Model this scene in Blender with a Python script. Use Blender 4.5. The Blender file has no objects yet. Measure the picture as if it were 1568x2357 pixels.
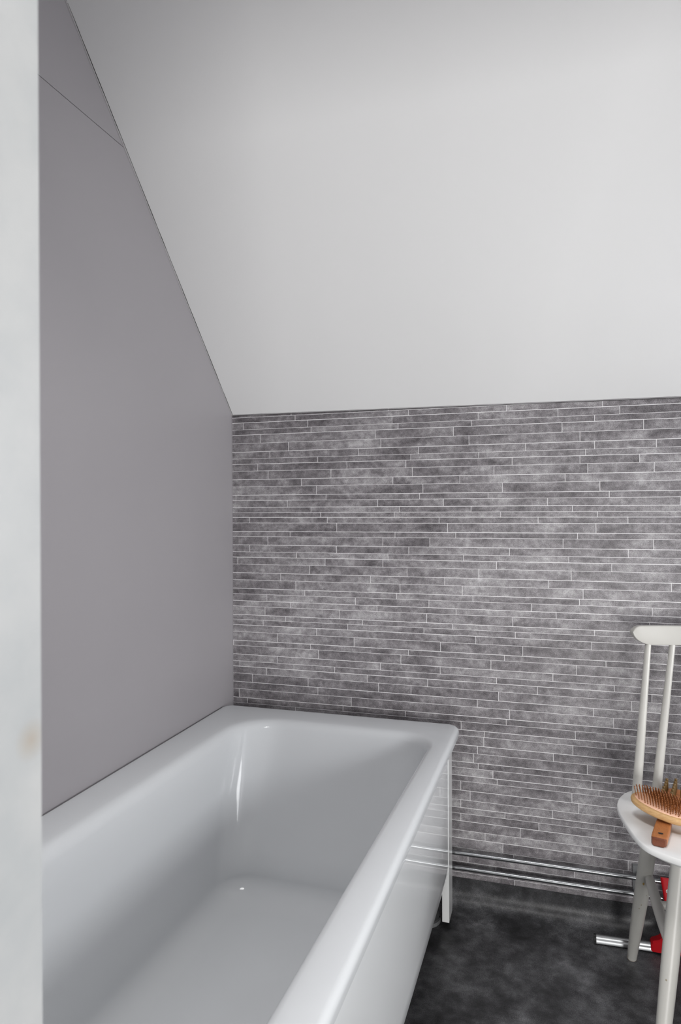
import bpy, bmesh, math, random
from mathutils import Vector, Matrix, Euler
random.seed(7)
C = bpy.context.scene.collection
SC = bpy.context.scene
R = math.radians

# ------------------------------------------------------------------ camera
cam_data = bpy.data.cameras.new('camera'); cam = bpy.data.objects.new('camera', cam_data); C.objects.link(cam)
YAW, PITCH, ROLL, F_PX = 0.296977, -0.0016978, -0.0038757, 1573.49
fw = Vector((-math.sin(YAW)*math.cos(PITCH), math.cos(YAW)*math.cos(PITCH), math.sin(PITCH)))
rt = Vector((math.cos(YAW), math.sin(YAW), 0.0)); up = rt.cross(fw)
c_, s_ = math.cos(ROLL), math.sin(ROLL)
rt2 = rt*c_ + up*s_; up2 = up*c_ - rt*s_
M = Matrix((rt2, up2, -fw)).transposed().to_4x4(); M.translation = (0.941967, -1.93, 1.10)
cam.matrix_world = M
cam_data.sensor_fit = 'VERTICAL'; cam_data.sensor_height = 36.0; cam_data.sensor_width = 24.0
cam_data.lens = F_PX*36.0/2357.0
cam_data.clip_start = 0.02; cam_data.clip_end = 50
cam_data.dof.use_dof = True; cam_data.dof.focus_distance = 1.75; cam_data.dof.aperture_fstop = 11.0
SC.camera = cam

# ------------------------------------------------------------------ light
SC.view_settings.view_transform = 'Standard'; SC.view_settings.look = 'None'
SC.view_settings.exposure = 0.0; SC.view_settings.gamma = 1.0; SC.view_settings.use_curve_mapping = False
world = bpy.data.worlds.new('world'); SC.world = world; world.use_nodes = True
world.node_tree.nodes['Background'].inputs[0].default_value = (0.92, 0.96, 1.0, 1)
world.node_tree.nodes['Background'].inputs[1].default_value = 0.3

W_ROOM, Y_FRONT = 2.20, -1.65        # room width, inner face of the door wall
DEEP = 0.55
FILL_OPENING = (1.20, 2.30, 0.15, 0.95)       # opening added in the hall wall for fill light: x0, x1, z0, z1
DOOR_Z = 1.55  # door head, lowered to shade the upper ceiling from the hall fill
WIN = (-1.25, -0.20, 0.90, 1.48)     # gable window in the right wall: y0, y1, z0, z1

def area_light(name, loc, rot, sx, sy, power, col):
    l = bpy.data.lights.new(name, 'AREA'); l.shape = 'RECTANGLE'; l.size = sx; l.size_y = sy
    l.energy = power; l.color = col
    o = bpy.data.objects.new(name, l); o.location = loc; o.rotation_euler = rot; C.objects.link(o); return o
# daylight coming in through the gable window, its recess deepened to shade the upper ceiling
area_light('window_daylight', (W_ROOM+DEEP-0.02, (WIN[0]+WIN[1])/2, (WIN[2]+WIN[3])/2), (0, R(90), 0),
           WIN[3]-WIN[2]-0.1, WIN[1]-WIN[0]-0.1, 31.0, (0.98, 0.99, 1.0))
# low frontal fill added behind the camera, entering through the lowered door opening
area_light('added_hall_fill', ((FILL_OPENING[0]+FILL_OPENING[1])/2, -3.38, (FILL_OPENING[2]+FILL_OPENING[3])/2), (R(90), 0, 0),
           FILL_OPENING[1]-FILL_OPENING[0]-0.1, FILL_OPENING[3]-FILL_OPENING[2]-0.1, 58.0, (1.0, 0.99, 0.975))
# unseen overhead fill, added to brighten the tub and seat from above
area_light('added_overhead_fill', (0.80, -1.30, 2.37), (0, 0, 0), 0.4, 0.4, 7.0, (1.0, 0.985, 0.97)).data.spread = R(100)

# ------------------------------------------------------------------ materials
def mat(name, col=(0.8, 0.8, 0.8), rough=0.5, metal=0.0, spec=0.5, coat=0.0):
    m = bpy.data.materials.new(name); m.use_nodes = True
    b = m.node_tree.nodes['Principled BSDF']
    b.inputs['Base Color'].default_value = (*col, 1); b.inputs['Roughness'].default_value = rough
    b.inputs['Metallic'].default_value = metal; b.inputs['Specular IOR Level'].default_value = spec
    b.inputs['Coat Weight'].default_value = coat; b.inputs['Coat Roughness'].default_value = 0.04
    return m
class NT:
    def __init__(s, m): s.t = m.node_tree; s.b = s.t.nodes['Principled BSDF']
    def n(s, typ, **kw):
        nd = s.t.nodes.new(typ)
        for k, v in kw.items():
            if k in nd.inputs: nd.inputs[k].default_value = v
            else: setattr(nd, k, v)
        return nd
    def l(s, a, b): s.t.links.new(a, b)
    def ramp(s, fac, stops):
        r = s.t.nodes.new('ShaderNodeValToRGB'); e = r.color_ramp.elements
        while len(e) < len(stops): e.new(0.5)
        for el, (p, c) in zip(e, stops): el.position = p; el.color = (*c, 1)
        s.l(fac, r.inputs[0]); return r
    def coord(s, scale=(1, 1, 1)):
        tc = s.n('ShaderNodeTexCoord'); mp = s.n('ShaderNodeMapping'); mp.inputs['Scale'].default_value = scale
        s.l(tc.outputs['Object'], mp.inputs['Vector']); return mp.outputs['Vector']
    def noise(s, vec, scale, detail=3, rough=0.5, dims='3D', w=None):
        nd = s.n('ShaderNodeTexNoise'); nd.noise_dimensions = dims
        nd.inputs['Scale'].default_value = scale; nd.inputs['Detail'].default_value = detail; nd.inputs['Roughness'].default_value = rough
        s.l(vec, nd.inputs['Vector'])
        if w is not None: s.l(w, nd.inputs['W'])
        return nd.outputs['Fac']
    def math(s, op, a, b, clamp=False):
        nd = s.n('ShaderNodeMath'); nd.operation = op; nd.use_clamp = clamp
        for i, v in enumerate((a, b)):
            if isinstance(v, (int, float)): nd.inputs[i].default_value = v
            else: s.l(v, nd.inputs[i])
        return nd.outputs[0]
    def bump(s, h, strength, dist=0.001):
        bp = s.n('ShaderNodeBump'); bp.inputs['Strength'].default_value = strength; bp.inputs['Distance'].default_value = dist
        s.l(h, bp.inputs['Height']); s.l(bp.outputs['Normal'], s.b.inputs['Normal'])

def paint(name, c0, c1, rough, scale=3.0, bump=0.08):
    m = mat(name, c0, rough, spec=0.35); t = NT(m); v = t.coord()
    r = t.ramp(t.noise(v, scale, 3, 0.5), [(0.3, c0), (0.7, c1)])
    t.l(r.outputs[0], t.b.inputs['Base Color'])
    t.bump(t.noise(v, 260, 2, 0.6), bump, 0.0006); return m

M_LEFT = paint('grey_wall_paint', (0.312, 0.299, 0.315), (0.330, 0.316, 0.332), 0.42, 1.6, 0.05)
M_CEIL = paint('white_ceiling_paint', (0.785, 0.788, 0.788), (0.805, 0.808, 0.808), 0.55, 1.3, 0.06)
M_WHITE = paint('white_wall_paint', (0.74, 0.735, 0.72), (0.76, 0.755, 0.74), 0.55, 2.0, 0.06)
M_JAMB = mat('worn_white_gloss_paint', (0.75, 0.76, 0.76), 0.35); t = NT(M_JAMB); v = t.coord()
r1 = t.ramp(t.noise(v, 14, 4, 0.6), [(0.3, (0.37, 0.385, 0.395)), (0.65, (0.44, 0.447, 0.45))])
geo = t.n('ShaderNodeNewGeometry'); dv = t.n('ShaderNodeVectorMath'); dv.operation = 'DISTANCE'
t.l(geo.outputs['Position'], dv.inputs[0]); dv.inputs[1].default_value = (0.70, -1.656, 0.989)      # a small brownish scuff
sc_ = t.math('MULTIPLY', t.math('SUBTRACT', 1.0, t.math('DIVIDE', dv.outputs['Value'], 0.011), True), 0.6)
mj = t.n('ShaderNodeMix'); mj.data_type = 'RGBA'; t.l(sc_, mj.inputs[0]); t.l(r1.outputs[0], mj.inputs[6]); mj.inputs[7].default_value = (0.33, 0.27, 0.20, 1)
t.l(mj.outputs[2], t.b.inputs['Base Color'])
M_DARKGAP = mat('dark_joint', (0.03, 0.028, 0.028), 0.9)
M_CAULK = mat('grey_caulk', (0.36, 0.35, 0.36), 0.6)
M_CORNER = mat('grey_corner_seal', (0.27, 0.26, 0.275), 0.6)

# printed vinyl wall covering: mottled stone strips
M_TILE = mat('stone_strip_print', (0.25, 0.24, 0.25), 0.42, spec=0.35); t = NT(M_TILE)
at = t.n('ShaderNodeAttribute'); at.attribute_name = 'tone'
v = t.coord((1.0, 1.0, 2.4)); v1 = t.coord((1.0, 1.0, 1.0)); wv = t.math('MULTIPLY', at.outputs['Fac'], 40.0)
cloud = t.noise(v, 13, 3, 0.55, '4D', wv)
mott = t.noise(v1, 70, 4, 0.62, '4D', wv)
grain = t.noise(v1, 520, 2, 0.6)
big = t.noise(v1, 3.0, 2, 0.5)
f = t.math('ADD', t.math('MULTIPLY', cloud, 1.05), t.math('MULTIPLY', mott, 0.85))
f = t.math('ADD', f, t.math('MULTIPLY', grain, 1.0))
f = t.math('ADD', f, t.math('MULTIPLY', at.outputs['Fac'], 0.14))
f = t.math('ADD', f, t.math('MULTIPLY', big, 0.55))
f = t.math('MULTIPLY', t.math('SUBTRACT', f, 1.35), 1.12)
rp = t.ramp(f, [(0.08, (0.070, 0.064, 0.069)), (0.45, (0.190, 0.177, 0.188)), (0.75, (0.355, 0.342, 0.353)), (1.0, (0.56, 0.55, 0.56))])
t.l(rp.outputs[0], t.b.inputs['Base Color'])
t.bump(t.noise(v1, 400, 2, 0.5), 0.10, 0.0004)
M_GROUT = mat('pale_grout_print', (0.80, 0.79, 0.80), 0.4)

# charcoal vinyl floor
M_FLOOR = mat('charcoal_vinyl_floor', (0.05, 0.05, 0.052), 0.42, spec=0.4); t = NT(M_FLOOR); v = t.coord()
a = t.noise(v, 5.5, 5, 0.62); b_ = t.noise(v, 30, 4, 0.65); g = t.noise(v, 480, 2, 0.6)
f = t.math('ADD', t.math('MULTIPLY', a, 1.5), t.math('MULTIPLY', b_, 0.8)); f = t.math('ADD', f, t.math('MULTIPLY', g, 0.75))
f = t.math('MULTIPLY', t.math('SUBTRACT', f, 1.08), 1.1)
rp = t.ramp(f, [(0.14, (0.013, 0.013, 0.014)), (0.45, (0.044, 0.044, 0.047)), (0.74, (0.110, 0.111, 0.117)), (1.0, (0.22, 0.22, 0.23))])
t.l(rp.outputs[0], t.b.inputs['Base Color']); t.bump(t.noise(v, 300, 2, 0.5), 0.18, 0.0006)

M_ENAMEL = mat('white_enamel', (0.575, 0.592, 0.61), 0.085, spec=0.22)
M_PANEL = mat('white_gloss_lacquer', (0.80, 0.82, 0.835), 0.03, spec=0.55)
M_POST = mat('white_powder_coat', (0.76, 0.77, 0.77), 0.22); t = NT(M_POST); t.bump(t.noise(t.coord(), 500, 2, 0.5), 0.25, 0.0005)
M_CHROME = mat('chromed_copper', (0.28, 0.29, 0.30), 0.27, metal=1.0)
M_ALU = mat('satin_aluminium', (0.42, 0.43, 0.44), 0.42, metal=1.0)
M_RED = mat('red_plastic', (0.46, 0.004, 0.010), 0.48, spec=0.2)
M_BLACK = mat('black_rubber', (0.012, 0.012, 0.013), 0.6)
M_GREYPL = mat('grey_plastic', (0.16, 0.165, 0.17), 0.35)
M_PALEPL = mat('pale_grey_plastic', (0.55, 0.56, 0.56), 0.4)
M_RODW = mat('cream_painted_rod', (0.72, 0.71, 0.66), 0.4)

# cream painted wood with a few chips down to the timber
def painted_wood(name, base, chips):
    m = mat(name, base, 0.38); t = NT(m); v = t.coord()
    c = t.ramp(t.noise(v, 9, 3, 0.6), [(0.3, tuple(x*0.955 for x in base)), (0.7, tuple(min(1, x*1.03) for x in base))]).outputs[0]
    specks = t.noise(v, 95, 2, 0.5); sm = t.math('GREATER_THAN', specks, 0.765)
    mx = t.n('ShaderNodeMix'); mx.data_type = 'RGBA'; t.l(sm, mx.inputs[0]); t.l(c, mx.inputs[6]); mx.inputs[7].default_value = (0.30, 0.26, 0.19, 1)
    col = mx.outputs[2]
    tc = t.n('ShaderNodeTexCoord')
    for (p, sz, cc) in chips:       # worn spots, in world position
        sub = t.n('ShaderNodeMapping'); sub.vector_type = 'POINT'
        sub.inputs['Location'].default_value = (-p[0]/sz[0], -p[1]/sz[1], -p[2]/sz[2]); sub.inputs['Scale'].default_value = (1/sz[0], 1/sz[1], 1/sz[2])
        geo = t.n('ShaderNodeNewGeometry'); t.l(geo.outputs['Position'], sub.inputs['Vector'])
        ln = t.n('ShaderNodeVectorMath'); ln.operation = 'LENGTH'; t.l(sub.outputs['Vector'], ln.inputs[0])
        d = t.math('ADD', ln.outputs['Value'], t.math('MULTIPLY', t.noise(v, 220, 2, 0.5), 0.9))
        k = t.math('LESS_THAN', d, 1.35)
        mm = t.n('ShaderNodeMix'); mm.data_type = 'RGBA'; t.l(k, mm.inputs[0]); t.l(col, mm.inputs[6]); mm.inputs[7].default_value = (*cc, 1); col = mm.outputs[2]
    t.l(col, t.b.inputs['Base Color']); t.bump(t.noise(v, 60, 3, 0.5), 0.12, 0.0006); return m
CREAM = (0.52, 0.512, 0.482)
M_CHAIR = painted_wood('cream_painted_wood', CREAM, [])
M_SEAT = painted_wood('white_painted_seat', (0.84, 0.845, 0.84), [])

def wood(name, c0, c1, scale, rough=0.5):
    m = mat(name, c0, rough); t = NT(m); v = t.coord(scale)
    n1 = t.noise(v, 8, 4, 0.6); r = t.ramp(n1, [(0.3, c0), (0.7, c1)]); t.l(r.outputs[0], t.b.inputs['Base Color']); return m
M_BEECH = wood('pale_beech_wood', (0.50, 0.29, 0.12), (0.64, 0.41, 0.19), (14, 14, 60))
M_PIN = wood('orange_brown_wooden_pin', (0.20, 0.066, 0.017), (0.31, 0.110, 0.029), (30, 30, 30), 0.4)
M_CUSHION = mat('salmon_rubber_cushion', (0.86, 0.52, 0.36), 0.45)
M_MAHOG = wood('reddish_brown_wood', (0.34, 0.115, 0.035), (0.46, 0.175, 0.055), (60, 8, 60), 0.45)
M_ENDGRAIN = wood('dark_brown_end_grain', (0.13, 0.035, 0.015), (0.19, 0.055, 0.022), (60, 60, 60), 0.4)
M_PEG = wood('olive_brown_wooden_peg', (0.13, 0.075, 0.022), (0.21, 0.125, 0.04), (90, 90, 20), 0.5)

# ------------------------------------------------------------------ helpers
def finish(bm, name, m, root=None, angle=32, smooth=True):
    bmesh.ops.recalc_face_normals(bm, faces=bm.faces)
    lim = R(angle)
    for f in bm.faces: f.smooth = smooth
    if smooth:
        for e in bm.edges:
            e.smooth = len(e.link_faces) == 2 and e.calc_face_angle(3.2) < lim
    me = bpy.data.meshes.new(name); bm.to_mesh(me); bm.free()
    for x in (m if isinstance(m, (list, tuple)) else [m]): me.materials.append(x)
    o = bpy.data.objects.new(name, me); C.objects.link(o)
    if root is not None: put(o, root)
    return o
def put(o, root):
    """parent a part modelled in room coordinates to its thing, shifting its mesh into the thing's own frame"""
    off = Vector((0, 0, 0)); r = root; inv = Matrix.Identity(4)
    chain = []
    while r is not None: chain.append(r); r = r.parent
    for q in reversed(chain):
        loc = Matrix.LocRotScale(q.location, q.rotation_euler, q.scale); inv = loc.inverted() @ inv
    if o.type == 'MESH': o.data.transform(inv)
    o.parent = root
def thing(name, label, cat, loc):
    o = bpy.data.objects.new(name, None); o.empty_display_size = 0.05; o.location = loc; C.objects.link(o)
    o['label'] = label; o['category'] = cat; return o
def tag(o, label, cat, group=None):
    o['label'] = label; o['category'] = cat
    if group: o['group'] = group
    return o
def struct(o): o['kind'] = 'structure'; return o
def box(bm, x0, x1, y0, y1, z0, z1, mi=0):
    vs = [bm.verts.new((x, y, z)) for x in (x0, x1) for y in (y0, y1) for z in (z0, z1)]
    fs = []
    for q in ((0, 1, 3, 2), (4, 6, 7, 5), (0, 4, 5, 1), (2, 3, 7, 6), (0, 2, 6, 4), (1, 5, 7, 3)):
        f = bm.faces.new([vs[i] for i in q]); f.material_index = mi; fs.append(f)
    return vs, fs
def bevel(bm, w, seg=2, angle=40):
    es = [e for e in bm.edges if len(e.link_faces) == 2 and e.calc_face_angle(0) > R(angle)]
    bmesh.ops.bevel(bm, geom=es, offset=w, segments=seg, profile=0.5, affect='EDGES', clamp_overlap=True)
def prism(bm, pts, axis, a, b, mi=0):
    """extrude a 2D outline along an axis from a to b; pts are the two other coordinates in x,y,z order"""
    def P(p, t):
        if axis == 'x': return (t, p[0], p[1])
        if axis == 'y': return (p[0], t, p[1])
        return (p[0], p[1], t)
    A = [bm.verts.new(P(p, a)) for p in pts]; B = [bm.verts.new(P(p, b)) for p in pts]; n = len(pts)
    bm.faces.new(A).material_index = mi; bm.faces.new(B[::-1]).material_index = mi
    for i in range(n): bm.faces.new((A[i], B[i], B[(i+1) % n], A[(i+1) % n])).material_index = mi
def frame(d):
    d = d.normalized(); a = Vector((0, 0, 1)) if abs(d.z) < 0.9 else Vector((0, 1, 0))
    u = d.cross(a).normalized(); return u, u.cross(d).normalized()
def tube(bm, pts, radii, seg=20, caps=True, mi=0):
    """round bar through points with a radius at each"""
    pts = [Vector(p) for p in pts]; rings = []
    u = None
    for i, p in enumerate(pts):
        d = (pts[min(i+1, len(pts)-1)] - pts[max(i-1, 0)]).normalized()
        if u is None: u, w = frame(d)
        else:
            u = (u - d*u.dot(d)).normalized()
        w = d.cross(u).normalized()
        r = radii[i] if isinstance(radii, (list, tuple)) else radii
        rings.append([bm.verts.new(p + (u*math.cos(2*math.pi*k/seg) + w*math.sin(2*math.pi*k/seg))*r) for k in range(seg)])
    for a, b in zip(rings, rings[1:]):
        for k in range(seg): bm.faces.new((a[k], a[(k+1) % seg], b[(k+1) % seg], b[k])).material_index = mi
    if caps:
        bm.faces.new(rings[0][::-1]).material_index = mi; bm.faces.new(rings[-1]).material_index = mi
    return rings
def lerp(a, b, t): return a + (b - a)*t
def loft(bm, loops, cap_first=True, cap_last=True, mi=0):
    rings = [[bm.verts.new(p) for p in L] for L in loops]; n = len(rings[0])
    for a, b in zip(rings, rings[1:]):
        for k in range(n): bm.faces.new((a[k], a[(k+1) % n], b[(k+1) % n], b[k])).material_index = mi
    if cap_first: bm.faces.new(rings[0][::-1]).material_index = mi
    if cap_last: bm.faces.new(rings[-1]).material_index = mi
    return rings
def quadloop(corners, radii, z, seg=10, side=14):
    """rounded four-sided loop; corners in order FL, FR, NR, NL"""
    n = 4; out = []; cs = [Vector((x, y)) for x, y in corners]; arcs = []
    for i in range(n):
        p = cs[i]; a = (cs[i-1]-p).normalized(); b = (cs[(i+1) % n]-p).normalized(); r = radii[i]
        half = a.angle(b)/2; d = r/math.tan(half); ctr = p + (a+b).normalized()*(r/math.sin(half))
        s = p + a*d; e = p + b*d; va, vb = s-ctr, e-ctr; arc = []
        for k in range(seg+1):
            tt = k/seg; q = va*(1-tt)+vb*tt
            ang = va.angle(vb) if va.length > 1e-9 else 0
            q = (va*math.sin((1-tt)*ang)+vb*math.sin(tt*ang))/math.sin(ang) if ang > 1e-6 else q
            arc.append(ctr+q)
        arcs.append(arc)
    for i in range(n):
        out += arcs[i]; e, s = arcs[i][-1], arcs[(i+1) % n][0]
        out += [e.lerp(s, k/side) for k in range(1, side)]
    zz = z if callable(z) else (lambda x, y: z)
    return [Vector((p.x, p.y, zz(p.x, p.y))) for p in out]

# ------------------------------------------------------------------ the room
ZJ = lambda x: 1.399 - 0.007*x                      # where the sloping ceiling meets the back wall
SLOPE = 0.985; Y_TOP = -1.02                         # the slope runs to here, then the ceiling is flat
Z_FLAT = 1.399 - SLOPE*Y_TOP

# back wall: vinyl sheet printed with strips of three heights
ROWZ = [1.3886, 1.3723, 1.3511, 1.3347, 1.3086, 1.2823, 1.2614, 1.2447, 1.2232, 1.1973, 1.1755, 1.1492, 1.1326, 1.1116, 1.0955, 1.0808, 1.0637, 1.0378, 1.0222, 0.9962, 0.9749, 0.9582, 0.9365, 0.9103, 0.8885, 0.8619, 0.845, 0.8239, 0.8069, 0.7807, 0.7659, 0.7491, 0.7279, 0.7007, 0.685, 0.6582, 0.6374, 0.6207, 0.599, 0.5732, 0.5513, 0.5247, 0.5083, 0.4855, 0.4691, 0.4431, 0.4215, 0.3955, 0.3791, 0.3571, 0.3414, 0.3154, 0.2887, 0.2669, 0.2506, 0.2295, 0.2031, 0.1813, 0.1545, 0.137, 0.1152, 0.1001, 0.0854]
JOINTS = [[0.1965,0.4962],[0.2093,0.5564,0.8289,1.0768],[0.0392,0.2496,0.5077,0.7526,0.964,1.119],[0.2601,0.5259,0.7336,1.0565],[0.0969,0.4576,0.6842,0.9745,1.1763],[0.1872,0.4746,0.7272,1.0198],[0.1269,0.4073,0.5849,0.8795,1.0563,1.2068],[0.281,0.5624,0.7538,1.034],[0.0865,0.3716,0.5481,0.844,1.0196,1.1665],[0.1211,0.3222,0.5674,0.7955,1.0391,1.2015],[0.2282,0.5099,0.7015,0.982],[0.2767,0.5971,0.8177,1.0694],[0.0129,0.3064,0.5873,0.7788,1.0925],[0.1832,0.4643,0.6554,0.9369,1.2624],[0.2591,0.5282,0.7321,1.0003],[0.2887,0.5135,0.813,1.0632],[0.0583,0.31,0.6428,0.912,1.1379],[0.3396,0.6664,1.0593],[0.1917,0.5155,0.6894,1.0127],[0.1189,0.4792,0.6161,0.9761,1.1992],[0.0587,0.3386,0.5554,0.8361,1.1383],[0.2129,0.4944,0.7107,0.9908],[0.0179,0.303,0.479,0.8014,1.098],[0.2546,0.5503,0.7527,0.9966],[0.1606,0.442,0.6581,0.939,1.241],[0.2095,0.5295,0.7074,1.0266],[0.2382,0.5199,0.7365,1.0172],[0.1154,0.3962,0.6131,0.8945,1.1957],[0.1921,0.4611,0.6898,0.958],[0.1089,0.3463,0.6065,0.8443,1.1895],[0.4177,0.6792,1.0543],[0.1026,0.3723,0.5985,0.8508],[0.2749,0.7441,1.0476],[0.1501,0.3914,0.6457,0.8705,1.2306],[0.0023,0.2555,0.5538,0.8217,1.0829],[0.2809,0.5314,0.7851,1.0099],[0.1492,0.4704,0.6443,0.9489],[0.0235,0.3315,0.8003,1.1038],[0.1138,0.4309,0.6087,0.9087,1.1941],[0.0659,0.2477,0.4652,0.5607,0.8053,1.1456],[0.2786,0.7476,1.0512],[0.0214,0.3823,0.8352,1.1013],[0.0494,0.3567,0.5442,0.8256,1.1288],[0.2069,0.7025,1.0058],[0.7666,1.0823],[0.9997,1.2367],[0.9493,1.229],[0.7365,1.0356],[0.7497,1.0957],[0.7897,1.0469],[0.8009,1.0648],[0.9966],[0.727,1.0139],[0.9465,1.1241],[0.8214,1.1015],[0.911,1.0867],[0.8622,1.106],[0.7676,1.0484,1.2395],[0.8159,1.1357],[0.8443,1.1251],[0.7208,1.0025],[0.7969,1.0664],[0.8271],[0.847]]
bm = bmesh.new(); tone = bm.faces.layers.float.new('tone')
zs = [1.415] + ROWZ + [0.066]
def quad(x0, x1, z0, z1, mi, tv=0.5):
    f = bm.faces.new([bm.verts.new(p) for p in ((x0, 0, z0), (x1, 0, z0), (x1, 0, z1), (x0, 0, z1))]); f.material_index = mi; f[tone] = tv
XB0, XB1 = 0.0, W_ROOM
for k in range(len(zs)-1):
    gt = 0.0 if k == 0 else (0.00075, 0.00055, 0.0008, 0.0005)[k % 4]
    gb = 0.0 if k == len(zs)-2 else (0.00075, 0.00055, 0.0008, 0.0005)[(k+1) % 4]
    zt, zb = zs[k]-gt, zs[k+1]+gb
    js = sorted(JOINTS[k]); rnd = random.Random(k+5)
    x = (js[0] if js[0] > 0.35 else 0)
    while x > 0.28:
        x -= rnd.uniform(0.17, 0.30)
        if x > 0.03: js.append(x)
    x = max(js)
    while x < XB1-0.2:
        x += rnd.uniform(0.17, 0.30)
        if x < XB1-0.03 and x > 1.275: js.append(x)
    js = sorted(js); g = 0.00062
    edges = [XB0] + js + [XB1]
    for i in range(len(edges)-1):
        x0 = edges[i] + (g if i else 0); x1 = edges[i+1] - (g if i < len(edges)-2 else 0)
        quad(x0, x1, zb, zt, 0, rnd.random())
        if i < len(edges)-2: quad(x1, x1+2*g, zb, zt, 1)
    if k < len(zs)-2: quad(XB0, XB1, zs[k+1]-gb, zs[k+1]+gb, 1)
o = finish(bm, 'wall_back', [M_TILE, M_GROUT, M_WHITE], smooth=False)
bm = bmesh.new(); bm.from_mesh(o.data)
vs = [bm.verts.new(p) for p in ((0, 0, -0.02), (W_ROOM, 0, -0.02), (W_ROOM, 0, 0.066), (0, 0, 0.066))]; bm.faces.new(vs).material_index = 2
box(bm, -0.10, W_ROOM+0.10, 0.001, 0.10, -0.02, 1.40, 2)
bm.to_mesh(o.data); bm.free(); struct(o)

# left wall: two painted boards with a joint between them, cut along the slope
ZS = 1.9446
def left_board(bm, z0, z1, ztop):
    pts = [(0.0, z0), (Y_FRONT, z0)]
    def yz(z): return (1.399-z)/SLOPE
    pts.append((Y_FRONT, min(z1, Z_FLAT)))
    if z1 > 1.399: pts.append((max(yz(z1), Y_TOP), z1))
    if z0 < 1.399: pts.append((0.0, 1.399))
    else: pts[0] = (yz(z0), z0)
    prism(bm, pts, 'x', -0.012, 0.0)
bm = bmesh.new(); left_board(bm, -0.02, ZS-0.0008, 0); left_board(bm, ZS+0.0008, Z_FLAT, 0)
for f in bm.faces: f.material_index = 0
box(bm, -0.10, -0.012, Y_FRONT-0.12, 0.0, -0.02, Z_FLAT, 1)
struct(finish(bm, 'wall_left', [M_LEFT, M_DARKGAP], smooth=False))

# right wall with the window opening
bm = bmesh.new(); y0, y1, z0, z1 = WIN; X0, X1 = W_ROOM, W_ROOM+DEEP+0.02
box(bm, X0, X1, Y_FRONT-0.12, y0, -0.02, Z_FLAT+0.05); box(bm, X0, X1, y1, 0.0, -0.02, Z_FLAT+0.05)
box(bm, X0, X1, y0, y1, -0.02, z0); box(bm, X0, X1, y0, y1, z1, Z_FLAT+0.05)
struct(finish(bm, 'wall_right', M_LEFT, smooth=False))
bm = bmesh.new()
for a in ((y0, y0+0.05, z0, z1), (y1-0.05, y1, z0, z1), (y0+0.05, y1-0.05, z0, z0+0.05), (y0+0.05, y1-0.05, z1-0.05, z1)):
    box(bm, X1-0.09, X1-0.045, *a)
box(bm, X1-0.085, X1-0.05, (y0+y1)/2-0.02, (y0+y1)/2+0.02, z0+0.05, z1-0.05)
struct(finish(bm, 'window_1', M_JAMB, smooth=False))

# door wall the camera looks through, and the hall the camera stands in
DX0, DX1, DZ, YB = 0.680, 1.62, DOOR_Z, Y_FRONT-0.12  # opening widened to let more hall fill reach the chair legs
bm = bmesh.new()
box(bm, 0.0, DX0, YB, Y_FRONT, -0.02, Z_FLAT+0.05); box(bm, DX1, W_ROOM, YB, Y_FRONT, -0.02, Z_FLAT+0.05)
box(bm, DX0, DX1, YB, Y_FRONT, DZ, Z_FLAT+0.05)
struct(finish(bm, 'wall_front', M_LEFT, smooth=False))
bm = bmesh.new()      # painted door lining
box(bm, DX0, 0.700, YB-0.004, Y_FRONT+0.001, 0.0, DZ-0.02); box(bm, DX1-0.02, DX1, YB-0.004, Y_FRONT+0.001, 0.0, DZ-0.02)
box(bm, DX0, DX1, YB-0.004, Y_FRONT+0.001, DZ-0.02, DZ); bevel(bm, 0.0015, 2)
struct(finish(bm, 'door_1', M_JAMB))
bm = bmesh.new()
box(bm, -0.30, -0.20, -3.4, YB, -0.02, 2.40); box(bm, 2.4, 2.5, -3.4, YB, -0.02, 2.40); 
for a in ((-0.2, FILL_OPENING[0], -0.02, 2.40), (FILL_OPENING[1], 2.4, -0.02, 2.40), (FILL_OPENING[0], FILL_OPENING[1], -0.02, FILL_OPENING[2]), (FILL_OPENING[0], FILL_OPENING[1], FILL_OPENING[3], 2.40)):
    box(bm, a[0], a[1], -3.4, -3.3, a[2], a[3])
struct(finish(bm, 'wall_hall', M_WHITE, smooth=False))
bm = bmesh.new(); box(bm, -0.3, 2.5, -3.4, YB, 2.40, 2.45); struct(finish(bm, 'ceiling_hall', M_CEIL, smooth=False))
bm = bmesh.new(); box(bm, -0.3, 2.5, -3.4, YB, -0.05, 0.0); struct(finish(bm, 'floor_hall', M_FLOOR, smooth=False))

# ceiling: slope and flat part in one slab
bm = bmesh.new()
NX = 6; low = []; hi = []
prof = [(0.0, None), (Y_TOP, Z_FLAT), (YB, Z_FLAT)]
for i in range(NX+1):
    x = -0.0005 if i == 0 else lerp(0.0, W_ROOM+0.02, i/NX)
    dz = ZJ(max(x, 0))-1.399
    low.append([bm.verts.new((x, 0.012, 1.399+dz-0.012*SLOPE)), bm.verts.new((x, Y_TOP, Z_FLAT)), bm.verts.new((x, YB, Z_FLAT))])
    hi.append([bm.verts.new((x, 0.10, 1.41)), bm.verts.new((x, Y_TOP+0.05, Z_FLAT+0.1)), bm.verts.new((x, YB, Z_FLAT+0.1))])
for i in range(NX):
    for j in range(2):
        bm.faces.new((low[i][j], low[i+1][j], low[i+1][j+1], low[i][j+1]))
        bm.faces.new((hi[i][j], hi[i][j+1], hi[i+1][j+1], hi[i+1][j]))
    bm.faces.new((low[i][0], hi[i][0], hi[i+1][0], low[i+1][0]))
struct(finish(bm, 'ceiling', M_CEIL, smooth=False))

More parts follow.
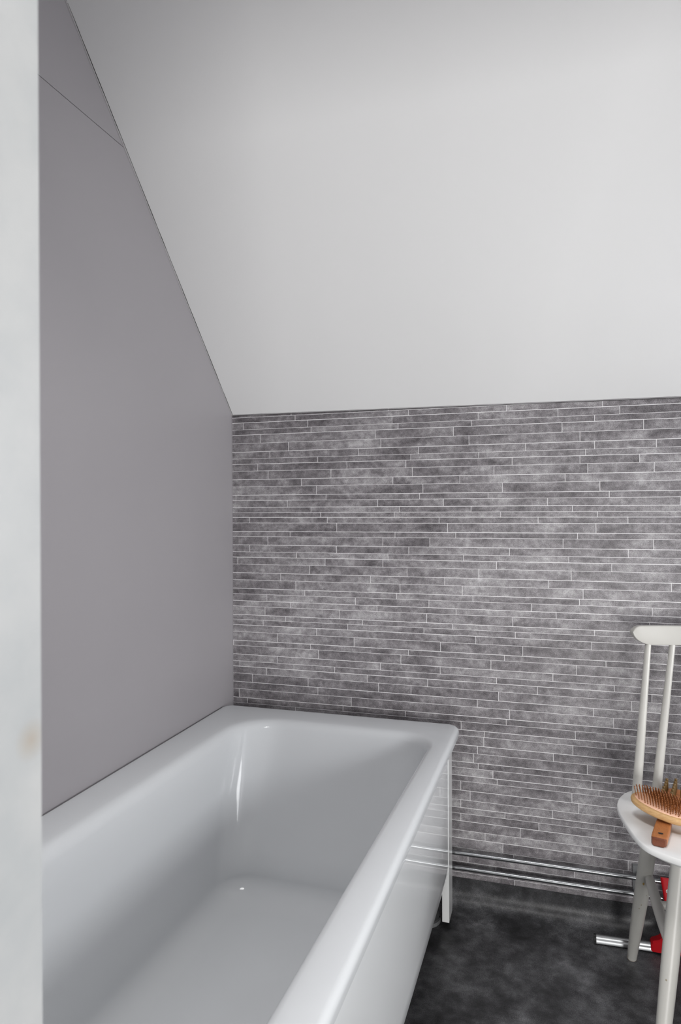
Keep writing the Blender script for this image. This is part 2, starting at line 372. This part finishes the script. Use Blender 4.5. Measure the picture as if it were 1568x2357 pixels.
# caulk beads along the slope, uneven, with a thin dark tube standing in for the shadow gap
def bead(name, a, b, r, n, seed, off):
    rnd = random.Random(seed); a, b = Vector(a), Vector(b); pts, rad = [], []
    for i in range(n+1):
        p = a.lerp(b, i/n); k = rnd.uniform(-1, 1)
        pts.append(p + Vector(off)*(1+0.25*k)); rad.append(r*rnd.uniform(0.75, 1.25))
    bm = bmesh.new(); tube(bm, pts, rad, 8); return pts, bm
n_ = Vector((0, -SLOPE, -1)).normalized()
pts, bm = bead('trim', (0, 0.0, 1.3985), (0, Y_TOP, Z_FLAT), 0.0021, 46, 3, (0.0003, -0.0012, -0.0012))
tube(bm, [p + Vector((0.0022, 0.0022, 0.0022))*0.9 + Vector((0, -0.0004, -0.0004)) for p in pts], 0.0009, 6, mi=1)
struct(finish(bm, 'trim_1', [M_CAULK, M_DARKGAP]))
pts, bm = bead('trim', (0.002, 0, ZJ(0)-0.0015), (W_ROOM, 0, ZJ(W_ROOM)-0.0015), 0.0014, 70, 8, (0, -0.0006, -0.0006))
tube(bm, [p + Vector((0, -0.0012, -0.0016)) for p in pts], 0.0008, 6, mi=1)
struct(finish(bm, 'trim_2', [M_CAULK, M_DARKGAP]))
bm = bmesh.new(); tube(bm, [(0.0008, -0.0008, 0.07), (0.0008, -0.0008, 1.395)], 0.0011, 8)
struct(finish(bm, 'trim_3', M_CORNER))

# floor, turned up the walls in a cove
bm = bmesh.new(); box(bm, -0.012, W_ROOM, YB, 0.0, -0.05, 0.0)
struct(finish(bm, 'floor', M_FLOOR, smooth=False))
def cove(name, axis, a, b):
    h, rr, th = 0.0705, 0.036, 0.0022; prof = [(0.0, h), (-th*0.6, h), (-th, h-0.001), (-th, rr+0.004)]
    for k in range(0, 9):
        an = R(90*k/8); prof.append((-th-rr+rr*math.cos(an), 0.003+rr-rr*math.sin(an)))
    prof += [(-th-rr-0.02, 0.0019), (-th-rr-0.07, 0.0002), (-th-rr-0.07, -0.002), (0.0, -0.002)]
    bm = bmesh.new()
    if axis == 'x': prism(bm, prof, 'x', a, b)
    else: prism(bm, [(-p[0], p[1]) for p in prof], 'y', a, b)
    return struct(finish(bm, name, M_FLOOR, angle=25))
cove('baseboard_back', 'x', 0.0, W_ROOM)
cove('baseboard_left', 'y', Y_FRONT, -0.088)

# ------------------------------------------------------------------ bathtub
tub = thing('bathtub', 'white enamelled steel bathtub with a glossy front panel, against the grey wall', 'bathtub', (0.35, -0.83, 0.0))
def corners(x0f, x1f, x1n, x0n, yf, yn): return [(x0f, yf), (x1f, yf), (x1n, yn), (x0n, yn)]
YN = -1.60; ZR = 0.5178
def outer(d, z, r=0.034): return quadloop(corners(0.0012+d, 0.7075-d, 0.6925-d, 0.0012+d, -0.052-d, YN+d), [max(r-d, 0.004)]*4, z)
# basin opening: FL, FR, NR, NL
IN = [(0.100, -0.140), (0.666, -0.150), (0.634, -1.50), (0.078, -1.50)]
def inner(dl, db, dr, dn, z, radii):
    c = [(IN[0][0]+dl, IN[0][1]-db), (IN[1][0]-dr, IN[1][1]-db), (IN[2][0]-dr, IN[2][1]+dn), (IN[3][0]+dl, IN[3][1]+dn)]
    return quadloop(c, radii, z)
L = [outer(0.012, 0.492), outer(0.003, 0.4925), outer(0.0, 0.4945), outer(0.0, 0.5040)]
for k in range(1, 7):
    an = R(90*k/6); L.append(outer(0.0115*(1-math.cos(an)), 0.5040+0.0130*math.sin(an)))
L.append(outer(0.022, ZR))
RI = [0.135, 0.105, 0.12, 0.12]
L.append(inner(-0.014, -0.014, -0.010, -0.014, ZR, [r+0.012 for r in RI]))
L.append(inner(0.0, 0.0, 0.0, 0.0, ZR-0.0008, RI))
rl, rr_, rb = 0.030, 0.020, 0.034          # roll over the edge
for k in range(1, 7):
    an = R(74*k/6); s, c = math.sin(an), 1-math.cos(an)
    L.append(inner(rl*s, rb*s, rr_*s, rb*s, ZR-0.0008-rl*c*1.15, [r-0.02*s for r in RI]))
def wall(tt):
    e = 1-(1-tt)**1.0
    return (lerp(rl, 0.066, e), lerp(rb, 0.225, e), lerp(rr_, 0.075, e), lerp(rb, 0.12, e))
ztop, zbot = ZR-0.026, 0.205
for k in range(1, 8):
    tt = k/7; d = wall(tt); L.append(inner(*d, lerp(ztop, zbot, tt), [lerp(a-0.02, b, tt) for a, b in zip(RI, (0.085, 0.085, 0.10, 0.10))]))
d0 = wall(1.0); rf = 0.058
for k in range(1, 9):
    an = R(86*k/8); s, c = math.sin(an), 1-math.cos(an)
    L.append(inner(d0[0]+rf*c*1.0, d0[1]+rf*c*1.25, d0[2]+rf*c, d0[3]+rf*c, zbot-rf*s, [0.085-0.03*s]*2+[0.10-0.03*s]*2))
base = L[-1]
for q in (0.6, 0.25):
    L.append([Vector((0.355+(p.x-0.355)*q, -0.9+(p.y+0.9)*q, zbot-rf-0.004*(1-q))) for p in base])
bm = bmesh.new(); loft(bm, L, cap_first=False, cap_last=True)
shell = finish(bm, 'tub_shell', M_ENAMEL, tub, angle=50)
sd = shell.modifiers.new('thickness', 'SOLIDIFY'); sd.thickness = 0.002; sd.offset = -1.0

# front panel: a thin sheet, slightly bowed, tucked under the rim
def px(y, z):
    u = (-y-0.115)/1.46
    return 0.6842 - 0.0165*u + 0.0030*math.sin(math.pi*min(1, u*1.15)) - 0.0010*(0.5-z)/0.35*u
ys = [-0.1175 - 1.465*k/40 for k in range(41)]; zz = [0.1475 + (0.508-0.1475)*k/14 for k in range(15)]
bm = bmesh.new(); g = [[bm.verts.new((px(y, z), y, z)) for z in zz] for y in ys]
for i in range(40):
    for j in range(14): bm.faces.new((g[i][j], g[i+1][j], g[i+1][j+1], g[i][j+1]))
# hemmed lower edge
hem = [[bm.verts.new((px(y, zz[0])-dx, y, zz[0]+dz)) for dx, dz in ((0.0004, -0.0012), (0.014, -0.0012))] for y in ys]
for i in range(40):
    bm.faces.new((g[i][0], hem[i][0], hem[i+1][0], g[i+1][0])); bm.faces.new((hem[i][0], hem[i][1], hem[i+1][1], hem[i+1][0]))
panel = finish(bm, 'front_panel', M_PANEL, tub, angle=60); panel['label'] = 'glossy white front panel'
sd = panel.modifiers.new('thickness', 'SOLIDIFY'); sd.thickness = 0.0012
# corner posts that carry the rim and hold the panel
def post(y0, y1, x0, x1, cut):
    bm = bmesh.new()
    pts = [(y1, 0.014), (y0-0.004, 0.014), (y0, 0.040) if not cut else (y0, 0.034), (y0, 0.500), (y1, 0.500)]
    prism(bm, pts, 'x', x0, x1); bevel(bm, 0.0022, 3)
    o = finish(bm, 'leg', M_POST, tub)
    bm = bmesh.new(); yc = (y0+y1)/2
    tube(bm, [(x0+0.008, yc, 0.0), (x0+0.008, yc, 0.006), (x0+0.008, yc, 0.016)], [0.0085, 0.0085, 0.007], 16)
    f = finish(bm, 'foot', M_BLACK, o)
post(-0.067, -0.128, 0.6672, 0.6856, True)
post(-1.53, -1.59, 0.650, 0.668, True)
# the two legs on the wall side
post(-0.18, -0.24, 0.045, 0.063, False)
post(-1.45, -1.51, 0.045, 0.063, False)
# waste pipe under the tub
bm = bmesh.new(); ptw = [(0.40, -0.62, 0.135), (0.40, -0.60, 0.09), (0.43, -0.52, 0.062), (0.50, -0.38, 0.050), (0.585, -0.20, 0.045), (0.612, -0.13, 0.040), (0.622, -0.095, 0.020)]
tube(bm, ptw, 0.019, 18); finish(bm, 'waste_pipe', M_GREYPL, tub)
bm = bmesh.new(); tube(bm, [(0.615, -0.105, 0.0), (0.615, -0.105, 0.010), (0.615, -0.105, 0.011), (0.615, -0.105, 0.004)], [0.045, 0.045, 0.041, 0.038], 32)
finish(bm, 'floor_drain', M_GREYPL, tub)

# ------------------------------------------------------------------ heating pipes and their clip
PIPE = 0.0061
for zc, lab in ((0.1520, 'upper of two chromed heating pipes running low along the tiled wall'), (0.1105, 'lower of two chromed heating pipes running low along the tiled wall')):
    bm = bmesh.new(); tube(bm, [(0.001, -0.028, zc), (1.0, -0.028, zc+0.0006), (W_ROOM-0.001, -0.028, zc+0.001)], PIPE, 24)
    tag(finish(bm, 'heating_pipe', M_CHROME), lab, 'pipe', 'heating pipes along the back wall')
clip = thing('pipe_clip', 'grey plastic pipe clip behind the rear chair leg, holding both heating pipes to the wall', 'pipe clip', (1.158, 0.0, 0.13))
bm = bmesh.new(); box(bm, 1.146, 1.170, -0.0125, 0.0, 0.092, 0.176); bevel(bm, 0.002, 2); finish(bm, 'back_plate', M_GREYPL, clip)
for zc in (0.1526, 0.1111):
    bm = bmesh.new(); n = 20; o1, i1 = [], []
    for k in range(n+1):
        an = R(-150 + 300*k/n) + math.pi     # open arc hugging the pipe
        o1.append((-0.028+0.0108*math.cos(an), zc+0.0108*math.sin(an))); i1.append((-0.028+0.0078*math.cos(an), zc+0.0078*math.sin(an)))
    prism(bm, o1 + i1[::-1], 'x', 1.153, 1.169)
    box(bm, 1.154, 1.168, -0.0195, -0.0120, zc-0.004, zc+0.004)
    finish(bm, 'saddle', M_GREYPL, clip)

# ------------------------------------------------------------------ squeegee behind the chair
sq = thing('squeegee', 'aluminium squeegee with red plastic handle standing behind the white chair', 'squeegee', (1.205, -0.085, 0.0))
def sqy(x): return -0.082 + 0.045*(x-1.05)
def bar(bm, prof, xa, xb):
    A = [bm.verts.new((xa, sqy(xa)+p[0], p[1])) for p in prof]; B = [bm.verts.new((xb, sqy(xb)+p[0], p[1])) for p in prof]; n = len(prof)
    bm.faces.new(A); bm.faces.new(B[::-1])
    for i in range(n): bm.faces.new((A[i], B[i], B[(i+1) % n], A[(i+1) % n]))
prof = [(-0.0105, 0.0045), (0.008, 0.0045), (0.008, 0.012), (0.004, 0.016), (0.004, 0.0205), (0.001, 0.0222), (-0.004, 0.0222), (-0.0065, 0.0205), (-0.0065, 0.0165), (-0.009, 0.0135), (-0.0105, 0.0120)]
bm = bmesh.new(); bar(bm, prof, 1.0505, 1.396); bevel(bm, 0.0006, 1); finish(bm, 'blade_holder', M_ALU, sq, angle=45)
capp = [(y*1.10-0.0002, max(z*1.06-0.0006, 0.003)) for y, z in prof]
for xa, xb in ((1.0455, 1.0515), (1.395, 1.401)):
    bm = bmesh.new(); bar(bm, capp, xa, xb); finish(bm, 'end_cap', M_BLACK, sq)
bm = bmesh.new(); bar(bm, [(-0.002, 0.0), (0.002, 0.0), (0.004, 0.005), (-0.004, 0.005)], 1.0515, 1.395); finish(bm, 'rubber_blade', M_BLACK, sq)
# red joint block: low wings on the holder rising to a socket in the middle
xc = 1.2275
def joint_loop(x, half, z0, z1):
    y = sqy(x); return [Vector((x, y-half, z0)), Vector((x, y+half, z0)), Vector((x, y+half, z1-0.004)), Vector((x, y+half-0.004, z1)), Vector((x, y-half+0.004, z1)), Vector((x, y-half, z1-0.004))]
bm = bmesh.new(); loft(bm, [joint_loop(1.179, 0.011, 0.008, 0.026), joint_loop(1.183, 0.0135, 0.006, 0.030), joint_loop(1.198, 0.0140, 0.006, 0.036), joint_loop(xc-0.012, 0.0150, 0.006, 0.052),
     joint_loop(xc+0.012, 0.0150, 0.006, 0.052), joint_loop(1.254, 0.0140, 0.006, 0.036), joint_loop(1.268, 0.0135, 0.006, 0.030), joint_loop(1.272, 0.011, 0.008, 0.026)])
bevel(bm, 0.0018, 2, 30); finish(bm, 'joint_block', M_RED, sq)
H0, H1, H2 = Vector((xc, sqy(xc), 0.046)), Vector((1.2245, -0.052, 0.1085)), Vector((1.2235, -0.0335, 0.1655))
bm = bmesh.new(); tube(bm, [H0, H1+(H1-H0)*0.1], 0.0045, 16); finish(bm, 'rod', M_RODW, sq)
# flat flared red grip with a hanging hole
bm = bmesh.new(); ax = (H2-H1).normalized(); sx = Vector((1, 0, 0)); th = ax.cross(sx).normalized()
stn = [(0.0, 0.0090, 0.0062), (0.006, 0.0100, 0.0068), (0.02, 0.0112, 0.0068), (0.04, 0.0135, 0.0066), (0.056, 0.0152, 0.0062), (0.0605, 0.0152, 0.0060)]
loops = []
for s, hw, ht in stn:
    c = H1 + ax*s; ring = []
    for k in range(24):
        an = 2*math.pi*k/24; ca, sa = math.cos(an), math.sin(an)
        ring.append(c + sx*(hw*math.copysign(abs(ca)**0.45, ca)) + th*(ht*math.copysign(abs(sa)**0.6, sa)))
    loops.append(ring)
loft(bm, loops); grip = finish(bm, 'grip', M_RED, sq, angle=40)
bm = bmesh.new(); hc = H1 + ax*0.031; vis = th if th.y < 0 else -th
tube(bm, [hc+vis*0.0064, hc+vis*0.0072, hc+vis*0.0072, hc+vis*0.0058], [0.0052, 0.0050, 0.0036, 0.0034], 20)
finish(bm, 'hanging_eyelet', M_PALEPL, grip)
bm = bmesh.new(); tube(bm, [hc+vis*0.0058, hc+vis*0.00665], 0.0035, 20); finish(bm, 'hole', M_BLACK, grip)

# ------------------------------------------------------------------ chair
ch = thing('spindle_back_chair', 'cream painted wooden spindle-back chair beside the tiled wall, with hairbrushes on its seat', 'chair', (1.275, -0.35, 0.0))
ZS_ = 0.447; XC = 1.275
half = [(0.0, -0.195), (0.065, -0.193), (0.128, -0.200), (0.152, -0.210), (0.170, -0.232), (0.184, -0.262), (0.1925, -0.297), (0.1925, -0.332), (0.187, -0.373), (0.179, -0.422), (0.168, -0.466), (0.155, -0.492), (0.134, -0.510), (0.1165, -0.521), (0.090, -0.534), (0.045, -0.543), (0.0, -0.546)]
poly = [(XC-x, y) for x, y in half] + [(XC+x, y) for x, y in half[-2:0:-1]]
def smooth_loop(p, it=2):
    for _ in range(it):
        q = []
        for i in range(len(p)):
            a, b = p[i], p[(i+1) % len(p)]
            q += [(0.75*a[0]+0.25*b[0], 0.75*a[1]+0.25*b[1]), (0.25*a[0]+0.75*b[0], 0.25*a[1]+0.75*b[1])]
        p = q
    return p
poly = smooth_loop(poly, 2); cx, cy = XC, -0.365
def sc(p, d, z):
    v_ = Vector((p[0]-cx, p[1]-cy)); k = (v_.length-d)/v_.length
    return Vector((cx+v_.x*k, cy+v_.y*k, z))
loops = [[sc(p, 0.030, ZS_-0.028) for p in poly], [sc(p, 0.026, ZS_-0.027) for p in poly], [sc(p, 0.0012, ZS_-0.0125) for p in poly], [sc(p, 0.0, ZS_-0.011) for p in poly], [sc(p, 0.0, ZS_-0.003) for p in poly],
         [sc(p, 0.0006, ZS_-0.0008) for p in poly], [sc(p, 0.0020, ZS_) for p in poly]]
loops += [[Vector((cx+(q.x-cx)*k, cy+(q.y-cy)*k, ZS_-dz)) for q in loops[-1]] for k, dz in ((0.85, 0.0008), (0.6, 0.003), (0.3, 0.004))]
bm = bmesh.new(); loft(bm, loops); seat = finish(bm, 'seat', M_SEAT, ch, angle=45)
def chips(leg): pass
def taper(a, b, rs, n=14):
    a, b = Vector(a), Vector(b); pts, rad = [], []
    for i in range(n+1):
        tt = i/n; pts.append(a.lerp(b, tt))
        x = tt*(len(rs)-1); j = min(int(x), len(rs)-2); rad.append(lerp(rs[j], rs[j+1], x-j))
    return pts, rad
M_CHIPLEG = painted_wood('cream_painted_wood_chipped', CREAM, [((1.1375, -0.482, 0.168), (0.0035, 0.02, 0.009), (0.50, 0.36, 0.20)), ((1.1475, -0.205, 0.232), (0.0022, 0.02, 0.0045), (0.42, 0.28, 0.09))])
leg_ends = [((1.166, -0.252, 0.423), (1.1305, -0.1225, 0.0)), ((1.200, -0.385, 0.423), (1.1345, -0.516, 0.0))]
mir = lambda p: (2*XC-p[0], p[1], p[2])
for top, foot in leg_ends + [(mir(a), mir(b)) for a, b in leg_ends]:
    bm = bmesh.new(); tv, fv = Vector(top), Vector(foot)
    pts, rad = taper(top, foot, [0.0165, 0.0172, 0.0172, 0.0160, 0.0140, 0.0108])
    d = (fv-tv).normalized(); pts[-1] = fv - d*0.004; rad[-1] = 0.0112
    pts.append(fv - d*0.0005); rad.append(0.0090)
    rings = tube(bm, pts, rad, 24)
    zmin = min(v.co.z for v in rings[-1])
    for v in rings[-1]: v.co.z = 0.0004
    lg = finish(bm, 'leg', M_CHIPLEG, ch, angle=40)
    bm = bmesh.new(); tube(bm, [fv+Vector((0, 0, 0.0003)), fv-d*0.0042], [0.0095, 0.0114], 24); finish(bm, 'foot', wood('bare_worn_timber', (0.34, 0.25, 0.16), (0.42, 0.31, 0.2), (30, 30, 30), 0.7) if 'bare_worn_timber' not in bpy.data.materials else bpy.data.materials['bare_worn_timber'], lg)
for sgn in (0, 1):
    a, b = (1.159, -0.193, 0.250), (1.166, -0.440, 0.236)
    if sgn: a, b = mir(a), mir(b)
    pts, rad = taper(a, b, [0.0085, 0.0105, 0.0115, 0.0115, 0.0105, 0.0085]); bm = bmesh.new(); tube(bm, pts, rad, 20); finish(bm, 'stretcher', M_CHAIR, ch)
bm = bmesh.new(); pts, rad = taper((1.1635, -0.315, 0.245), (2*XC-1.1635, -0.315, 0.245), [0.008, 0.0105, 0.0105, 0.008]); tube(bm, pts, rad, 20); finish(bm, 'cross_stretcher', M_CHAIR, ch)
# spindles and the curved top rail
NSP = 6
feet = [(1.1246, -0.2733), (1.1690, -0.2430), (1.238, -0.222), (1.298, -0.220), (1.355, -0.234), (1.403, -0.262)]
tops = [(1.1685, 0.7745), (1.2240, 0.7755), (1.288, 0.775), (1.345, 0.775), (1.402, 0.776), (1.446, 0.7745)]
def rail_y(x): u = (x-1.3055)/0.1760; return -0.116 - 0.036*u*u
tops = [(x, rail_y(x), z) for x, z in tops]
for a, b in zip(feet, tops):
    bm = bmesh.new(); pts, rad = taper((a[0], a[1], ZS_-0.006), (b[0], b[1], b[2]+0.006), [0.0103, 0.0100, 0.0094, 0.0085, 0.0076, 0.0068]); tube(bm, pts, rad, 20); finish(bm, 'spindle', M_CHAIR, ch)
# rail: bowed board, straight on top, ends swept up from the lower edge
def rail_pt(u):       # u in -1..1 along the rail
    x = 1.3055 + 0.1760*u; y = -0.116 - 0.036*u*u; return x, y
bm = bmesh.new(); loops = []
N = 48
for i in range(N+1):
    u = -1 + 2*i/N; uu = math.copysign(1-(1-abs(u))**1.6, u) if abs(u) > 0.0 else 0
    u = max(-0.9995, min(0.9995, uu))
    x, y = rail_pt(u); sx_ = abs(u)*0.1760; dist = 0.1760 - sx_        # distance from the end
    def top(d): r = 0.019; return 0.8195 - (r - math.sqrt(max(0, r*r-(r-d)**2)) if d < r else 0)
    def bot(d):
        w, h = 0.050, 0.034
        return 0.7745 + (h*(1-math.sqrt(max(0, 1-((w-d)/w)**2))) if d < w else 0)
    zt, zb = top(dist), bot(dist)
    if zt < zb+0.001: zt = zb+0.001
    t_ = 0.0085; b_v = min(0.003, (zt-zb)/2.5)
    nx = Vector((0.072*u/0.1775, 1, 0)).normalized()
    ctr = Vector((x, y, 0))
    prof = [(-t_, zb+b_v), (-t_+b_v*0.3, zb+b_v*0.3), (-t_+b_v, zb), (t_-b_v, zb), (t_-b_v*0.3, zb+b_v*0.3), (t_, zb+b_v), (t_, zt-b_v), (t_-b_v*0.3, zt-b_v*0.3), (t_-b_v, zt), (-t_+b_v, zt), (-t_+b_v*0.3, zt-b_v*0.3), (-t_, zt-b_v)]
    # the board leans back a little with the spindles
    loops.append([ctr + nx*p + Vector((0, (z-0.78)*0.20, z)) for p, z in prof])
loft(bm, loops); finish(bm, 'top_rail', M_CHAIR, ch, angle=38)

# ------------------------------------------------------------------ hairbrushes on the seat
SZ = ZS_ + 0.0004
# brush with coarse wooden pegs, lying flat, handle towards the room
A2 = Vector((0.25, 0.968, 0)).normalized(); S2 = Vector((A2.y, -A2.x, 0)); O2 = Vector((1.1422, -0.4845, SZ))
b2 = thing('hairbrush', 'reddish-brown wooden hairbrush with coarse pegs, underneath, its square handle pointing to the front', 'hairbrush', O2)
def P2(s, w, h): return O2 + A2*s + S2*w + Vector((0, 0, h))
stn = [(0.0, 0.0112, 0.0145), (0.003, 0.0137, 0.0160), (0.010, 0.0141, 0.0168), (0.05, 0.0145, 0.0165), (0.085, 0.0138, 0.0166), (0.11, 0.0130, 0.0168), (0.165, 0.0120, 0.0170)]
loops = []
for s, hw, ht in stn:
    ring = []; r = 0.0032
    for cx_, cz_, a0 in ((hw-r, r+0.0004, -90), (hw-r, ht-r*0.5, 0), (-hw+r, ht-r*0.5, 90), (-hw+r, r+0.0004, 180)):
        for k in range(5):
            an = R(a0+90*k/4); ring.append(P2(s + (0.004*(1-((cx_+r*math.cos(an))/hw)**2)*-1 if s < 0.004 else 0), cx_+r*math.cos(an), cz_+(r if cz_ < ht/2 else r*0.5)*math.sin(an)))
    loops.append(ring)
bm = bmesh.new(); loft(bm, loops, cap_last=True)
for f in bm.faces:
    if len(f.verts) > 6 or max((v.co-O2).dot(A2) for v in f.verts) < 0.0035: f.material_index = 1
finish(bm, 'handle', [M_MAHOG, M_ENDGRAIN], b2, angle=38)
bm = bmesh.new(); ring = []
c2 = P2(0.0205, 0.001, 0.0170); tube(bm, [c2, c2+Vector((0, 0, 0.0004))], 0.0036, 20); 
for v in bm.verts:
    d = v.co-c2; w = d.dot(S2); s = d.dot(A2); v.co = c2 + S2*w*1.35 + A2*s*0.9 + Vector((0, 0, d.z))
finish(bm, 'hanging_hole', M_BLACK, b2)
def ellipse_loft(P, s0, a, b, stations, n=48, pw=2.3):
    loops = []
    for k, h in stations:
        ring = []
        for i in range(n):
            an = 2*math.pi*i/n; ca, sa = math.cos(an), math.sin(an)
            ring.append(P(s0 + (a-k)*math.copysign(abs(ca)**(2/pw), ca), (b-k)*math.copysign(abs(sa)**(2/pw), sa), h))
        loops.append(ring)
    bm = bmesh.new(); loft(bm, loops); return bm
HS, HA, HB = 0.2130, 0.060, 0.0285
P2h = lambda s, w, h: P2(s, w+0.0045, h)
finish(ellipse_loft(P2h, HS, HA, HB, [(0.006, 0.0008), (0.0015, 0.003), (0.0, 0.008), (0.0006, 0.015), (0.003, 0.0185), (0.006, 0.0195)]), 'head', M_MAHOG, b2)
finish(ellipse_loft(P2h, HS, HA-0.008, HB-0.007, [(-0.001, 0.0185), (0.0, 0.0205), (0.006, 0.0222), (0.014, 0.0230)]), 'cushion', M_MAHOG, b2)
bm = bmesh.new(); tube(bm, [(0, 0, 0), (0, 0, 0.0255), (0, 0, 0.0270), (0, 0, 0.0275)], [0.0030, 0.0031, 0.0029, 0.0020], 12)
bmesh.ops.recalc_face_normals(bm, faces=bm.faces); peg_me = bpy.data.meshes.new('peg'); [setattr(f, 'smooth', True) for f in bm.faces]; bm.to_mesh(peg_me); bm.free(); peg_me.materials.append(M_PEG)
for i in range(7):
    for j in range(3):
        s = HS + (i-3)*0.0170 + (0.0045 if j % 2 else -0.0045); w = (j-1)*0.0175 + 0.004
        if ((s-HS)/(HA-0.010))**2 + (w/(HB-0.003))**2 > 1.0: continue
        p = bpy.data.objects.new('peg', peg_me); C.objects.link(p); p.parent = b2
        p.location = P2h(s, w-0.002, 0.0205) - O2; p.rotation_euler = (random.uniform(-.04, .04), random.uniform(-.04, .04), random.random())

# paddle brush with many thin pins, laid across the other brush's handle
A1 = Vector((0.855, -0.50, -0.140)).normalized()        # from the tip towards its handle
N1 = Vector((0.06, -0.06, 1.0)); N1 = (N1 - A1*N1.dot(A1)).normalized(); S1 = N1.cross(A1).normalized()
T1 = Vector((1.1090, -0.3450, 0.4876))                   # tip, mid thickness of the board
b1 = thing('hairbrush', 'pale beech paddle hairbrush with many thin orange-brown pins, on top of the other brush', 'hairbrush', T1)
def P1(s, w, h): return T1 + A1*s + S1*w + N1*h
BA, BB = 0.064, 0.0385
finish(ellipse_loft(P1, BA, BA, BB, [(0.016, -0.0105), (0.006, -0.0085), (0.0015, -0.005), (0.0, 0.0), (0.0006, 0.003), (0.003, 0.0058), (0.006, 0.0068)], pw=2.15), 'board', M_BEECH, b1)
finish(ellipse_loft(P1, BA, BA-0.0085, BB-0.0085, [(-0.0015, 0.0064), (0.0, 0.0082), (0.005, 0.0100), (0.013, 0.0116), (0.022, 0.0122)], pw=2.15), 'cushion', M_CUSHION, b1)
bm = bmesh.new(); hp = []
stn = [(0.108, 0.017, 0.0075), (0.122, 0.0125, 0.0075), (0.140, 0.0105, 0.0078), (0.175, 0.0115, 0.0085), (0.205, 0.0125, 0.0085), (0.214, 0.0105, 0.0075), (0.218, 0.006, 0.005)]
loft(bm, [[P1(s, hw*math.cos(2*math.pi*k/20), -0.0015+hh*math.sin(2*math.pi*k/20)) for k in range(20)] for s, hw, hh in stn]); finish(bm, 'handle', M_BEECH, b1)
bm = bmesh.new()
tube(bm, [(0, 0, -0.001), (0, 0, 0.0008), (0, 0, 0.0016), (0, 0, 0.0135), (0, 0, 0.0145), (0, 0, 0.0155), (0, 0, 0.0166), (0, 0, 0.0173)], [0.0014, 0.0014, 0.0009, 0.00075, 0.0011, 0.0013, 0.0010, 0.0004], 8)
for f in bm.faces: f.smooth = True
pin_me = bpy.data.meshes.new('pin'); bm.to_mesh(pin_me); bm.free(); pin_me.materials.append(M_PIN)
spots = []
st = 0.0057
for i in range(-12, 13):
    for j in range(-8, 9):
        s, w = (i + (0.5 if j % 2 else 0))*st, j*st*0.88
        if (s/(BA-0.0085))**2 + (w/(BB-0.0085))**2 <= 1.0: spots.append((s, w))
spots.sort()
rest = bmesh.new()
for q, (s, w) in enumerate(spots):
    rr2 = (s/(BA-0.0085))**2 + (w/(BB-0.0085))**2
    h = 0.0082 + 0.0040*(1-rr2)
    lean = N1 + A1*(s/BA)*0.42 + S1*(w/BB)*0.26 + Vector((random.uniform(-.05, .05), random.uniform(-.05, .05), 0))
    rot = lean.normalized().to_track_quat('Z', 'Y')
    pos = P1(BA+s, w, h)
    if q < 100:
        p = bpy.data.objects.new('pin', pin_me); C.objects.link(p); p.parent = b1
        p.location = pos - T1; p.rotation_euler = rot.to_euler()
    else:
        tmp = bmesh.new(); tmp.from_mesh(pin_me); tmp.transform(Matrix.Translation(pos) @ rot.to_matrix().to_4x4())
        me = bpy.data.meshes.new('tmp'); tmp.to_mesh(me); tmp.free(); rest.from_mesh(me); bpy.data.meshes.remove(me)
if len(spots) > 100:
    o = finish(rest, 'pin_rows', M_PIN, b1); o['kind'] = 'stuff'
else: rest.free()
